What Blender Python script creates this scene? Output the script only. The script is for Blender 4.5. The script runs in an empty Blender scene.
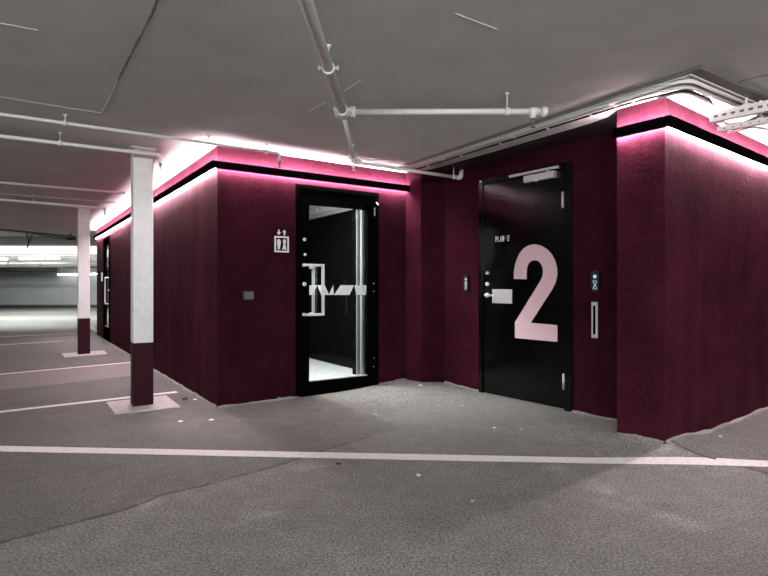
import bpy, bmesh, math, random
from mathutils import Vector, Matrix, noise

scene = bpy.context.scene
C = scene.collection
random.seed(7)

# ------------------------------------------------------------------ camera, world, lamps, exposure
FPX, U0, V0, EYE = 530.0, 384.0, 286.0, 1.08
cam_data = bpy.data.cameras.new('camera')
cam = bpy.data.objects.new('camera', cam_data)
C.objects.link(cam)
cam.location = (0, 0, EYE)
cam.rotation_euler = (math.radians(90), 0, 0)
cam_data.sensor_width = 36.0
cam_data.lens = FPX / 768.0 * 36.0
cam_data.shift_y = -2.0 / 768.0
cam_data.clip_start = 0.02
scene.camera = cam

scene.view_settings.view_transform = 'Standard'
scene.view_settings.look = 'None'
scene.view_settings.exposure = 0.0
scene.view_settings.gamma = 1.0
scene.view_settings.use_curve_mapping = False

world = bpy.data.worlds.new('world')
scene.world = world
world.use_nodes = True
bg = world.node_tree.nodes['Background']
bg.inputs[0].default_value = (0.96, 1.0, 1.0, 1)
bg.inputs[1].default_value = 0.13

LED_UP, LED_DOWN = 450.0, 430.0
LED_COL = (1.0, 0.79, 0.86)


def area(name, loc, size, power, rot=(0, 0, 0), col=(1, 1, 1)):
    l = bpy.data.lights.new(name, 'AREA')
    l.shape = 'RECTANGLE'
    l.size, l.size_y = size
    l.energy = power
    l.color = col
    o = bpy.data.objects.new(name, l)
    C.objects.link(o)
    o.location = loc
    o.rotation_euler = rot
    return o


# unseen point lights for the hall's tubes, hung low to brighten the ceiling
FL = (0.965, 1.0, 0.975)


def lamp(name, loc, power, col=FL, r=0.12):
    l = bpy.data.lights.new(name, 'POINT')
    l.energy = power
    l.color = col
    l.shadow_soft_size = r
    o = bpy.data.objects.new(name, l)
    C.objects.link(o)
    o.location = loc
    return o


for x, y, w in ((-3.4, -1.2, 235), (0.6, -1.5, 240), (4.6, -1.2, 250), (-8.0, 0.6, 230), (-1.8, -5.0, 240), (3.0, -5.0, 240), (7.2, -2.5, 260), (-11.5, 6.5, 45)):
    lamp('hall_lamp', (x, y, 1.98), w)
# battens of the far bays, hidden from here by the downstand beams
area('far_batten', (-11.0, 13.9, 2.22), (5.0, 0.12), 300, (math.radians(55), 0, 0), FL)
area('far_batten', (-12.5, 17.5, 2.22), (6.0, 0.12), 420, (math.radians(35), 0, 0), FL)
area('far_batten', (-13.5, 21.6, 2.10), (6.0, 0.12), 120, (math.radians(30), 0, 0), FL)
# the lift lobby's own ceiling lamps
area('lobby_lamp', (-1.146, 5.65, 2.30), (0.6, 0.4), 190, (0, 0, math.radians(33)), (1, 1, 1))
area('far_lobby_lamp', (-4.9, 11.2, 2.30), (0.6, 0.4), 40, (0, 0, 0.6), (1, 1, 1))

# ------------------------------------------------------------------ plan of the place (metres, from the viewpoint)
CEIL = 2.328
dA = Vector((math.cos(math.radians(33.5)), math.sin(math.radians(33.5)), 0))     # along the lift front
dL = Vector((-0.571, 0.821, 0)).normalized()                                      # along the long side wall
C1 = Vector((-1.482, 4.711, 0))
C2 = Vector((0.266, 5.868, 0))
PP = Vector((0.398, 5.700, 0))
C3 = Vector((0.662, 5.753, 0))
C4 = Vector((2.034, 4.003, 0))
B1 = Vector((1.647, 3.747, 0))
B2 = Vector((1.850, 3.490, 0))
dR = Vector((math.cos(math.radians(38)), math.sin(math.radians(38)), 0))
B3 = B2 + dR * 4.6
LEND = C1 + dL * 8.48
Z = Vector((0, 0, 1))


def ground(x, y):
    z = 0.0
    for p, h, s in ((B2 + Vector((0.06, 0.22, 0)), 0.062, 0.25), (C2, 0.035, 0.45), (PP, 0.015, 0.4)):
        z += h * math.exp(-((x - p.x) ** 2 + (y - p.y) ** 2) / (2 * s * s))
    return z


def at_floor(u, v, z=0.0):
    Y = FPX * (EYE - z) / (v - V0)
    return Vector(((u - U0) / FPX * Y, Y, z))


def at_height(u, v, z):
    Y = FPX * (z - EYE) / (V0 - v)
    return Vector(((u - U0) / FPX * Y, Y, z))


class Frame:
    """a vertical plane: s runs along it, z up, n out of it"""

    def __init__(self, o, d, side=1):
        self.o = Vector((o.x, o.y, 0))
        self.d = Vector((d.x, d.y, 0)).normalized()
        n = Vector((self.d.y, -self.d.x, 0))
        if n.dot(Vector((0, 0, 0)) - self.o) < 0:
            n = -n
        self.n = n * side

    def p(self, s, z, n=0.0):
        return self.o + self.d * s + self.n * n + Z * z

    def px(self, u, v, n=0.0):
        """(s, z) of the plane point seen at pixel u, v"""
        r = Vector(((u - U0) / FPX, 1, (V0 - v) / FPX))
        o = self.o + self.n * n
        k = o.dot(self.n) / r.dot(self.n)
        q = r * k
        return (q - o).dot(self.d), q.z + EYE


FA = Frame(C1, dA)                     # lift front
FLW = Frame(C1, dL)                    # long side wall
FD = Frame(C3, C4 - C3)                # recess wall with the numbered door
FB = Frame(B1, B2 - B1)                # corner block, narrow face
FR = Frame(B2, dR)                     # corner block, wide face


# ------------------------------------------------------------------ materials
def new_mat(name):
    m = bpy.data.materials.new(name)
    m.use_nodes = True
    nt = m.node_tree
    return m, nt, nt.nodes['Principled BSDF']


def plain(name, col, rough=0.5, metal=0.0, spec=0.5, bump=0.0, scale=60.0, var=0.0):
    m, nt, b = new_mat(name)
    b.inputs['Base Color'].default_value = (*col, 1)
    b.inputs['Roughness'].default_value = rough
    b.inputs['Metallic'].default_value = metal
    b.inputs['Specular IOR Level'].default_value = spec
    if bump or var:
        tc = nt.nodes.new('ShaderNodeTexCoord')
        nz = nt.nodes.new('ShaderNodeTexNoise')
        nz.inputs['Scale'].default_value = scale
        nz.inputs['Detail'].default_value = 5
        nt.links.new(tc.outputs['Object'], nz.inputs['Vector'])
        if var:
            r = nt.nodes.new('ShaderNodeValToRGB')
            r.color_ramp.elements[0].position = 0.3
            r.color_ramp.elements[1].position = 0.7
            r.color_ramp.elements[0].color = (*[c * (1 - var) for c in col], 1)
            r.color_ramp.elements[1].color = (*[min(1, c * (1 + var)) for c in col], 1)
            nt.links.new(nz.outputs['Fac'], r.inputs['Fac'])
            nt.links.new(r.outputs['Color'], b.inputs['Base Color'])
        if bump:
            bp = nt.nodes.new('ShaderNodeBump')
            bp.inputs['Strength'].default_value = bump
            bp.inputs['Distance'].default_value = 0.004
            nt.links.new(nz.outputs['Fac'], bp.inputs['Height'])
            nt.links.new(bp.outputs['Normal'], b.inputs['Normal'])
    return m


def emit(name, col, strength):
    m, nt, b = new_mat(name)
    b.inputs['Base Color'].default_value = (0.8, 0.8, 0.8, 1)
    b.inputs['Emission Color'].default_value = (*col, 1)
    b.inputs['Emission Strength'].default_value = strength
    return m


def burgundy(name, streak, rough=0.5, blotch=0.25, spec=0.0, k=1.0):
    """dark wine paint on rendered concrete, brushed on unevenly"""
    m, nt, b = new_mat(name)
    L = nt.links.new
    tc = nt.nodes.new('ShaderNodeTexCoord')
    mp = nt.nodes.new('ShaderNodeMapping')
    mp.inputs['Scale'].default_value = (2.6, 2.6, 0.4)
    L(tc.outputs['Object'], mp.inputs['Vector'])
    n1 = nt.nodes.new('ShaderNodeTexNoise')
    n1.inputs['Scale'].default_value = 1.6
    n1.inputs['Detail'].default_value = 4
    n1.inputs['Distortion'].default_value = 0.6
    L(mp.outputs['Vector'], n1.inputs['Vector'])
    n2 = nt.nodes.new('ShaderNodeTexNoise')
    n2.inputs['Scale'].default_value = 2.1
    n2.inputs['Detail'].default_value = 7
    n2.inputs['Roughness'].default_value = 0.62
    L(tc.outputs['Object'], n2.inputs['Vector'])
    n3 = nt.nodes.new('ShaderNodeTexNoise')
    n3.inputs['Scale'].default_value = 38
    n3.inputs['Detail'].default_value = 4
    L(tc.outputs['Object'], n3.inputs['Vector'])
    mr1 = nt.nodes.new('ShaderNodeMapRange')
    mr1.inputs[1].default_value, mr1.inputs[2].default_value = 0.32, 0.68
    mr1.inputs[3].default_value, mr1.inputs[4].default_value = 1 - streak, 1 + streak
    L(n1.outputs['Fac'], mr1.inputs[0])
    mr2 = nt.nodes.new('ShaderNodeMapRange')
    mr2.inputs[1].default_value, mr2.inputs[2].default_value = 0.3, 0.7
    mr2.inputs[3].default_value, mr2.inputs[4].default_value = 1 - blotch, 1 + blotch
    L(n2.outputs['Fac'], mr2.inputs[0])
    mul = nt.nodes.new('ShaderNodeMath')
    mul.operation = 'MULTIPLY'
    L(mr1.outputs[0], mul.inputs[0])
    mr3 = nt.nodes.new('ShaderNodeMapRange')
    mr3.inputs[1].default_value, mr3.inputs[2].default_value = 0.3, 0.7
    mr3.inputs[3].default_value, mr3.inputs[4].default_value = 0.82, 1.22
    L(n3.outputs['Fac'], mr3.inputs[0])
    mu2 = nt.nodes.new('ShaderNodeMath')
    mu2.operation = 'MULTIPLY'
    L(mr2.outputs[0], mu2.inputs[0])
    L(mr3.outputs[0], mu2.inputs[1])
    L(mu2.outputs[0], mul.inputs[1])
    vm = nt.nodes.new('ShaderNodeVectorMath')
    vm.operation = 'SCALE'
    vm.inputs[0].default_value = (0.030 * k, 0.0060 * k, 0.0113 * k)
    L(mul.outputs[0], vm.inputs['Scale'])
    L(vm.outputs[0], b.inputs['Base Color'])
    b.inputs['Roughness'].default_value = rough
    b.inputs['Specular IOR Level'].default_value = spec
    add = nt.nodes.new('ShaderNodeMath')
    add.operation = 'MULTIPLY_ADD'
    add.inputs[1].default_value = 0.35
    L(n3.outputs['Fac'], add.inputs[0])
    L(n2.outputs['Fac'], add.inputs[2])
    bp = nt.nodes.new('ShaderNodeBump')
    bp.inputs['Strength'].default_value = 0.8
    bp.inputs['Distance'].default_value = 0.009
    L(add.outputs[0], bp.inputs['Height'])
    L(bp.outputs['Normal'], b.inputs['Normal'])
    return m


def glass_mat(name, tint=(0.9, 0.94, 0.93)):
    m = bpy.data.materials.new(name)
    m.use_nodes = True
    nt = m.node_tree
    nt.nodes.clear()
    out = nt.nodes.new('ShaderNodeOutputMaterial')
    tr = nt.nodes.new('ShaderNodeBsdfTransparent')
    tr.inputs[0].default_value = (*tint, 1)
    gl = nt.nodes.new('ShaderNodeBsdfGlossy')
    gl.inputs['Roughness'].default_value = 0.01
    fr = nt.nodes.new('ShaderNodeFresnel')
    fr.inputs[0].default_value = 1.5
    mx = nt.nodes.new('ShaderNodeMixShader')
    geo = nt.nodes.new('ShaderNodeNewGeometry')
    ior = nt.nodes.new('ShaderNodeMath')
    ior.operation = 'MULTIPLY_ADD'
    ior.inputs[1].default_value = 1 / 1.5 - 1.5
    ior.inputs[2].default_value = 1.5
    nt.links.new(geo.outputs['Backfacing'], ior.inputs[0])
    nt.links.new(ior.outputs[0], fr.inputs[0])
    nt.links.new(fr.outputs[0], mx.inputs[0])
    nt.links.new(tr.outputs[0], mx.inputs[1])
    nt.links.new(gl.outputs[0], mx.inputs[2])
    nt.links.new(mx.outputs[0], out.inputs[0])
    return m


def asphalt():
    m, nt, b = new_mat('worn asphalt and concrete')
    L = nt.links.new
    tc = nt.nodes.new('ShaderNodeTexCoord')

    def nz(scale, detail, rough=0.5):
        n = nt.nodes.new('ShaderNodeTexNoise')
        n.inputs['Scale'].default_value = scale
        n.inputs['Detail'].default_value = detail
        n.inputs['Roughness'].default_value = rough
        L(tc.outputs['Object'], n.inputs['Vector'])
        return n

    def rng(src, a, bb, c, d):
        r = nt.nodes.new('ShaderNodeMapRange')
        for i, v in enumerate((a, bb, c, d)):
            r.inputs[i + 1].default_value = v
        L(src, r.inputs[0])
        return r.outputs[0]

    def mul(x, y):
        q = nt.nodes.new('ShaderNodeMath')
        q.operation = 'MULTIPLY'
        L(x, q.inputs[0])
        L(y, q.inputs[1])
        return q.outputs[0]

    fine = nz(85, 5, 0.75)
    mid = nz(9, 6, 0.65)
    big = nz(0.9, 6, 0.6)
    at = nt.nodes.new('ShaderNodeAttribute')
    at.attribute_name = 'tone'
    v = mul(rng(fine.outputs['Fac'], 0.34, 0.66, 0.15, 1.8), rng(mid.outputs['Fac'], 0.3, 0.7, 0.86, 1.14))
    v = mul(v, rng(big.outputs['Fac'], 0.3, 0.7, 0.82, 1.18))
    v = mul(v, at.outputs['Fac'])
    # pale aggregate grains and worn spots
    vo = nt.nodes.new('ShaderNodeTexVoronoi')
    vo.inputs['Scale'].default_value = 75
    L(tc.outputs['Object'], vo.inputs['Vector'])
    grains = rng(vo.outputs['Distance'], 0.12, 0.3, 1.0, 0.0)
    pick = rng(nz(40, 3).outputs['Fac'], 0.5, 0.62, 0.0, 0.75)
    worn = rng(nz(3.1, 7, 0.7).outputs['Fac'], 0.62, 0.72, 0.0, 0.5)
    g = mul(grains, pick)
    mxx = nt.nodes.new('ShaderNodeMath')
    mxx.operation = 'MAXIMUM'
    L(g, mxx.inputs[0])
    L(worn, mxx.inputs[1])
    boost = rng(mxx.outputs[0], 0, 1, 1.0, 1.9)
    v = mul(v, boost)
    vm = nt.nodes.new('ShaderNodeVectorMath')
    vm.operation = 'SCALE'
    vm.inputs[0].default_value = (0.150, 0.150, 0.138)
    L(v, vm.inputs['Scale'])
    L(vm.outputs[0], b.inputs['Base Color'])
    b.inputs['Roughness'].default_value = 0.78
    b.inputs['Specular IOR Level'].default_value = 0.35
    bp = nt.nodes.new('ShaderNodeBump')
    bp.inputs['Strength'].default_value = 0.55
    bp.inputs['Distance'].default_value = 0.004
    L(fine.outputs['Fac'], bp.inputs['Height'])
    L(bp.outputs['Normal'], b.inputs['Normal'])
    return m


M = {}
M['asphalt'] = asphalt()
M['ceiling'] = plain('painted concrete ceiling', (0.58, 0.56, 0.55), 0.85, bump=0.25, scale=4, var=0.06)
M['wall'] = burgundy('wine paint', 0.10, 0.7, 0.25, 0.003)
M['wall_streaky'] = burgundy('wine paint brushed', 0.30, 0.6, 0.25, 0.008, 1.6)  # paler base carries the sheen of grazing light in its colour
M['wall_blotchy'] = burgundy('wine paint blotchy', 0.14, 0.6, 0.36, 0.008, 1.5)  # base lightened too, the wall's grazing sheen put into the colour
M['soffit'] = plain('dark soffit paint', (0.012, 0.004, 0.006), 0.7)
M['post_wine'] = plain('wine gloss paint', (0.028, 0.0042, 0.009), 0.5, spec=0.1, bump=0.15, scale=20)
M['post_white'] = plain('white steel paint', (0.74, 0.76, 0.75), 0.5, bump=0.15, scale=14, var=0.05)
M['black'] = plain('black powder coat', (0.0018, 0.0018, 0.0019), 0.4, spec=0.0)
M['black_gloss'] = plain('black door lacquer', (0.0010, 0.0012, 0.0012), 0.17, spec=0.25)
M['black_matt'] = plain('matt black', (0.003, 0.003, 0.003), 0.8, spec=0.0)
M['steel'] = plain('brushed stainless steel', (0.80, 0.80, 0.79), 0.35, 0.45)
M['satin'] = plain('satin aluminium', (0.66, 0.65, 0.65), 0.42, 0.6)
M['satin_dull'] = plain('dull aluminium', (0.42, 0.43, 0.43), 0.5, 0.2)
M['steel_dull'] = plain('dull steel', (0.30, 0.31, 0.31), 0.4, 0.5)
M['pipe'] = plain('pale pipe paint', (0.72, 0.705, 0.69), 0.5, bump=0.1, scale=30, var=0.05)
M['pipe_grey'] = plain('grey galvanised', (0.16, 0.16, 0.158), 0.5, 0.3)
M['galv_white'] = plain('white coated steel', (0.86, 0.84, 0.84), 0.45)
M['cable_black'] = plain('black cable sheath', (0.01, 0.01, 0.01), 0.5)
M['cable_white'] = plain('white cable sheath', (0.7, 0.68, 0.68), 0.5)
M['paint_line'] = plain('worn white road paint', (0.60, 0.59, 0.56), 0.7, bump=0.3, scale=40, var=0.14)
M['concrete'] = plain('pale concrete', (0.40, 0.385, 0.36), 0.85, bump=0.5, scale=25, var=0.2)
M['concrete_dull'] = plain('patched concrete', (0.165, 0.148, 0.140), 0.85, bump=0.4, scale=18, var=0.16)
M['fillet'] = plain('grey cement fillet', (0.20, 0.195, 0.185), 0.9, bump=0.5, scale=40, var=0.3)
M['crack'] = plain('dirt filled crack', (0.055, 0.052, 0.048), 0.9)
M['seam'] = plain('pale filler seam', (0.60, 0.58, 0.565), 0.85)
M['back_wall'] = plain('grey green wall paint', (0.25, 0.262, 0.257), 0.7, var=0.06, scale=1.5)
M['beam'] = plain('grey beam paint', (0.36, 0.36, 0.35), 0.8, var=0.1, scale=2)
M['duct'] = plain('dark duct lagging', (0.03, 0.03, 0.03), 0.6)
M['led_up'] = emit('led tape upward', LED_COL, LED_UP)
M['led_down'] = emit('led tape downward', LED_COL, LED_DOWN)
M['tube'] = emit('fluorescent tube', (0.97, 1.0, 0.98), 16.0)
M['glass'] = glass_mat('clear door glass')
M['pink'] = plain('pale pink foil', (0.66, 0.46, 0.50), 0.55, var=0.05, scale=50)
M['white_foil'] = plain('white foil', (0.78, 0.80, 0.82), 0.6)
M['lettering'] = plain('pale foil lettering', (0.75, 0.72, 0.72), 0.6)
M['lobby_floor'] = plain('white terrazzo', (0.46, 0.46, 0.455), 0.5, var=0.2, scale=45)
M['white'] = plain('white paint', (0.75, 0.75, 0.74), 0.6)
M['slat'] = plain('cream slats', (0.86, 0.80, 0.76), 0.5)
M['grey_plastic'] = plain('grey plastic', (0.085, 0.092, 0.088), 0.5)
M['black_plastic'] = plain('black plastic', (0.008, 0.009, 0.011), 0.3)
M['blue_led'] = emit('blue display', (0.16, 0.50, 0.85), 0.5)
M['dim_led'] = emit('dim display', (0.35, 0.33, 0.5), 0.22)
M['blue_foil'] = plain('blue wrapper', (0.10, 0.14, 0.45), 0.4)
M['paper'] = plain('white paper scrap', (0.72, 0.70, 0.67), 0.8)
M['leaf'] = plain('dry leaf', (0.42, 0.33, 0.18), 0.8)
M['pebble'] = plain('pale grit', (0.55, 0.53, 0.50), 0.9)
M['oil'] = plain('black rubber bit', (0.012, 0.012, 0.012), 0.6)


# ------------------------------------------------------------------ mesh helpers (all take world coordinates)
def bm_new():
    return bmesh.new()


def hexa(bm, pts, bevel=0.0):
    """box from 8 corner points: 4 of one face, 4 of the opposite one"""
    vs = [bm.verts.new(p) for p in pts]
    fs = [bm.faces.new([vs[i] for i in f]) for f in ((0, 1, 2, 3), (7, 6, 5, 4), (0, 4, 5, 1), (1, 5, 6, 2), (2, 6, 7, 3), (3, 7, 4, 0))]
    if bevel:
        es = list({e for f in fs for e in f.edges})
        bmesh.ops.bevel(bm, geom=es, offset=bevel, segments=2, profile=0.6, affect='EDGES')
    return vs


def fbox(bm, F, s0, s1, z0, z1, n0, n1, bevel=0.0):
    hexa(bm, [F.p(s0, z0, n0), F.p(s1, z0, n0), F.p(s1, z1, n0), F.p(s0, z1, n0),
              F.p(s0, z0, n1), F.p(s1, z0, n1), F.p(s1, z1, n1), F.p(s0, z1, n1)], bevel)


def wbox(bm, x0, x1, y0, y1, z0, z1, bevel=0.0):
    hexa(bm, [Vector(p) for p in ((x0, y0, z0), (x1, y0, z0), (x1, y1, z0), (x0, y1, z0), (x0, y0, z1), (x1, y0, z1), (x1, y1, z1), (x0, y1, z1))], bevel)


def prism(bm, foot, z0, z1):
    """vertical prism over a plan polygon"""
    a = [bm.verts.new((p.x, p.y, z0)) for p in foot]
    b = [bm.verts.new((p.x, p.y, z1)) for p in foot]
    n = len(foot)
    bm.faces.new(a)
    bm.faces.new(b)
    for i in range(n):
        bm.faces.new((a[i], a[(i + 1) % n], b[(i + 1) % n], b[i]))


def fprism(bm, F, pts, n0, n1):
    """outline of (s, z) points on a plane, given a thickness n0..n1"""
    a = [bm.verts.new(F.p(s, z, n0)) for s, z in pts]
    b = [bm.verts.new(F.p(s, z, n1)) for s, z in pts]
    k = len(pts)
    bm.faces.new(a)
    bm.faces.new(b)
    for i in range(k):
        bm.faces.new((a[i], a[(i + 1) % k], b[(i + 1) % k], b[i]))


def tube(bm, pts, r, seg=12, caps=True):
    pts = [Vector(p) for p in pts]
    rings = []
    up = None
    for i, p in enumerate(pts):
        if i == 0:
            t = pts[1] - p
        elif i == len(pts) - 1:
            t = p - pts[i - 1]
        else:
            t = (pts[i + 1] - p).normalized() + (p - pts[i - 1]).normalized()
        t.normalize()
        if up is None:
            up = Vector((0, 0, 1)) if abs(t.z) < 0.9 else Vector((1, 0, 0))
        x = t.cross(up).normalized()
        y = x.cross(t).normalized()
        up = y
        rr = r[i] if isinstance(r, (list, tuple)) else r
        rings.append([bm.verts.new(p + x * (rr * math.cos(2 * math.pi * k / seg)) + y * (rr * math.sin(2 * math.pi * k / seg))) for k in range(seg)])
    for a, b in zip(rings, rings[1:]):
        for k in range(seg):
            f = bm.faces.new((a[k], a[(k + 1) % seg], b[(k + 1) % seg], b[k]))
            f.smooth = True
    if caps:
        bm.faces.new(rings[0][::-1])
        bm.faces.new(rings[-1])


def round_path(pts, rad, n=6):
    pts = [Vector(p) for p in pts]
    out = [pts[0]]
    for i in range(1, len(pts) - 1):
        p, a, b = pts[i], pts[i - 1], pts[i + 1]
        da, db = (a - p), (b - p)
        ra = min(rad, da.length * 0.49)
        rb = min(rad, db.length * 0.49)
        p0, p1 = p + da.normalized() * ra, p + db.normalized() * rb
        for k in range(n + 1):
            t = k / n
            out.append(p0 * (1 - t) ** 2 + p * 2 * t * (1 - t) + p1 * t * t)
    out.append(pts[-1])
    return out


def disc(bm, F, s, z, n0, n1, r, seg=18):
    tube(bm, [F.p(s, z, n0), F.p(s, z, n1)], r, seg)


def root_loc(o):
    while o.parent is not None:
        o = o.parent
    return o.location


def obj(name, bm, mat, parent=None, loc=None):
    """links a bmesh given in world coordinates as one mesh object"""
    bmesh.ops.recalc_face_normals(bm, faces=bm.faces)
    off = Vector(root_loc(parent)) if parent is not None else Vector(loc or (0, 0, 0))
    bmesh.ops.translate(bm, verts=bm.verts, vec=-off)
    me = bpy.data.meshes.new(name)
    bm.to_mesh(me)
    bm.free()
    me.materials.append(M[mat] if isinstance(mat, str) else mat)
    o = bpy.data.objects.new(name, me)
    C.objects.link(o)
    if parent is not None:
        o.parent = parent
    else:
        o.location = off
    return o


def tag(o, label, cat, group=None, kind=None):
    o['label'] = label
    o['category'] = cat
    if group:
        o['group'] = group
    if kind:
        o['kind'] = kind
    return o


def thing(name, label, cat, loc, group=None, kind=None):
    o = bpy.data.objects.new(name, None)
    o.empty_display_size = 0.1
    C.objects.link(o)
    o.location = loc
    return tag(o, label, cat, group, kind)


def struct(name, bm, mat, label, cat):
    return tag(obj(name, bm, mat), label, cat, None, 'structure')


# ------------------------------------------------------------------ floor
def inside(poly, x, y):
    c = False
    j = len(poly) - 1
    for i in range(len(poly)):
        a, b = poly[i], poly[j]
        if (a[1] > y) != (b[1] > y) and x < (b[0] - a[0]) * (y - a[1]) / (b[1] - a[1]) + a[0]:
            c = not c
        j = i
    return c


crack_px = [(-60, 556), (0, 543), (60, 527), (110, 514), (135, 506), (165, 494), (200, 487), (235, 477), (270, 468), (298, 459), (330, 449), (372, 436), (398, 428)]
crack_pts = [at_floor(u, v) for u, v in crack_px]
edge_pts = [at_floor(u, v) for u, v in ((664, 445), (680, 452), (700, 458), (716, 461.5), (745, 468), (768, 474), (830, 492))]
# newer, smoother concrete in front of the doors, bounded by the joints
near_poly = [(p.x, p.y) for p in crack_pts] + [(-0.1, 4.40), (-0.667, 5.2)] + [(0.3, 6.4), (2.3, 4.4)] + [(p.x, p.y) for p in edge_pts] + [(3.0, 0.2), (-2.5, 0.2)]
apron_poly = [(-0.667, 5.2), (-0.02, 4.28), (0.75, 3.95), (1.75, 3.45), (2.3, 4.4), (0.3, 6.4)]


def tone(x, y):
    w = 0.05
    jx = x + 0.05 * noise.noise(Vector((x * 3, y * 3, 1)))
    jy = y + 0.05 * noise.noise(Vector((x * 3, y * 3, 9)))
    t = 0.62 + 0.2 * min(1, max(0, (x + 2.2) / 2.0)) + 0.75 * min(1, max(0, (y - 8.5) / 3.5))  # paler far end: light of the far lamps put into the tone
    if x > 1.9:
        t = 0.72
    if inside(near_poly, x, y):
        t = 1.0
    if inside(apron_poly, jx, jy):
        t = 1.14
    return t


WORN = [at_floor(u, v) for u, v in ((258, 511), (312, 463), (606, 492), (681, 521), (150, 503), (560, 470), (660, 450))]
WORN_R = (0.13, 0.11, 0.16, 0.09, 0.06, 0.10, 0.12)
STAIN = [at_floor(u, v) for u, v in ((500, 505), (545, 520), (420, 520), (90, 470), (640, 470))]


def wear(x, y):
    p = Vector((x * 9, y * 9, 0))
    n = noise.noise(p) + 0.6 * noise.noise(p * 2.7)
    k = 0.0
    for c, r in zip(WORN, WORN_R):
        d = math.hypot(x - c.x, (y - c.y) * 0.8) / r
        if d < 2.2:
            k += max(0.0, 1.1 - d + 0.9 * n) * 0.34
    for c in STAIN:
        d = math.hypot(x - c.x, y - c.y) / 0.2
        if d < 2:
            k -= max(0.0, 0.8 - d + 0.8 * n) * 0.16
    return min(0.55, max(-0.2, k)) + 0.05 * n


def axis(breaks):
    out = []
    for a, b, st in breaks:
        n = max(1, round((b - a) / st))
        out += [a + (b - a) * i / n for i in range(n)]
    out.append(breaks[-1][1])
    return out


xs = axis([(-40, -6, 2.0), (-6, -3, 0.25), (-3, 3.2, 0.045), (3.2, 6, 0.25), (6, 16, 2)])
ys = axis([(-14, 0.6, 1.4), (0.6, 6.2, 0.045), (6.2, 9, 0.25), (9, 30, 2)])
bm = bm_new()
tl = bm.verts.layers.float.new('tone')
grid = []
for y in ys:
    row = []
    for x in xs:
        v = bm.verts.new((x, y, ground(x, y)))
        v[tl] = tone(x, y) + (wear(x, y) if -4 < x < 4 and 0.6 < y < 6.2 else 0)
        row.append(v)
    grid.append(row)
for j in range(len(ys) - 1):
    for i in range(len(xs) - 1):
        bm.faces.new((grid[j][i], grid[j][i + 1], grid[j + 1][i + 1], grid[j + 1][i])).smooth = True
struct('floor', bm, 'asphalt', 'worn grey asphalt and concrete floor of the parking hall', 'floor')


def ribbon(bm, pts, w, lift=0.003, jitter=0.0, step=0.12):
    """thin strip lying on the floor along a path"""
    path = []
    for a, b in zip(pts, pts[1:]):
        n = max(1, int((b - a).length / step))
        path += [a.lerp(b, i / n) for i in range(n)]
    path.append(pts[-1])
    rows = []
    for i, p in enumerate(path):
        t = (path[min(i + 1, len(path) - 1)] - path[max(i - 1, 0)])
        t.z = 0
        t.normalize()
        n = Vector((-t.y, t.x, 0))
        ww = (w[0] + (w[1] - w[0]) * i / (len(path) - 1)) if isinstance(w, tuple) else w
        row = []
        for sgn in (-1, 1):
            k = ww / 2 * (1 + random.uniform(-jitter, jitter))
            q = p + n * (sgn * k)
            q.z = ground(q.x, q.y) + lift
            row.append(bm.verts.new(q))
        rows.append(row)
    for a, b in zip(rows, rows[1:]):
        bm.faces.new((a[0], a[1], b[1], b[0]))


def floor_line(pts, w, label, mat='paint_line', jitter=0.03, lift=0.003):
    b = bm_new()
    ribbon(b, pts, w, lift, jitter)
    return tag(obj('floor_marking', b, mat), label, 'floor marking', None, 'structure')


a, b_ = at_floor(0, 449), at_floor(768, 464.5)
d = (b_ - a).normalized()
floor_line([a - d * 4, a, b_, b_ + d * 2.5], 0.115, 'long white line across the whole floor in front of both doors')
a, b_ = at_floor(0, 412.5), at_floor(177, 392.4)
d = (b_ - a).normalized()
floor_line([a - d * 4, b_], 0.085, 'white bay line ending at the concrete pad of the nearer post', lift=0.006)
a, b_ = at_floor(0, 374.5), at_floor(131, 362.5)
d = (b_ - a).normalized()
floor_line([a - d * 4, b_ + d * 0.35], 0.085, 'white bay line along the far edge of the pinkish floor patch')
floor_line([at_floor(0, 346.5) - d * 3, at_floor(62, 341)], 0.1, 'faint white bay line beyond the second post')
floor_line([at_floor(90.5, 327), at_floor(100.5, 333)], 0.12, 'short white line by the far end of the wall')
floor_line([at_floor(0, 337.2) - d * 2, at_floor(76, 333)], 0.12, 'faint white bay line in the far bright bay')

b = bm_new()
q = [at_floor(0, 375.5), at_floor(131, 363.4), at_floor(131, 375.8), at_floor(60, 384), at_floor(0, 385)]
q = [q[0] - d * 4] + q[1:4] + [q[4] - d * 4]
b.faces.new([b.verts.new((p.x, p.y, 0.0015)) for p in q])
tag(obj('floor_patch', b, 'concrete_dull'), 'smooth pinkish grey floor patch between two bay lines', 'floor patch', None, 'structure')

b = bm_new()
ribbon(b, crack_pts[:12], (0.022, 0.012), 0.002, 0.8, 0.03)
tag(obj('floor_crack', b, 'crack'), 'long dark crack curving over the floor from lower left to the white line', 'floor crack', None, 'structure')
b = bm_new()
ribbon(b, edge_pts[:4], (0.012, 0.03), 0.003, 0.6, 0.03)
tag(obj('floor_crack', b, 'crack'), 'dark joint running out from the foot of the right corner block', 'floor crack', None, 'structure')
b = bm_new()
ribbon(b, edge_pts[4:], (0.03, 0.04), 0.002, 0.6, 0.03)
tag(obj('floor_crack', b, 'crack'), 'dark crack in front of the white line at the right edge', 'floor crack', None, 'structure')
b = bm_new()
ribbon(b, [Vector((-0.667, 5.2, 0)), Vector((-0.30, 4.68, 0)), Vector((-0.02, 4.28, 0))], (0.008, 0.004), 0.002, 0.5, 0.03)
tag(obj('floor_crack', b, 'crack'), 'fine joint running out from the glass door along the pale concrete', 'floor crack', None, 'structure')


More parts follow.
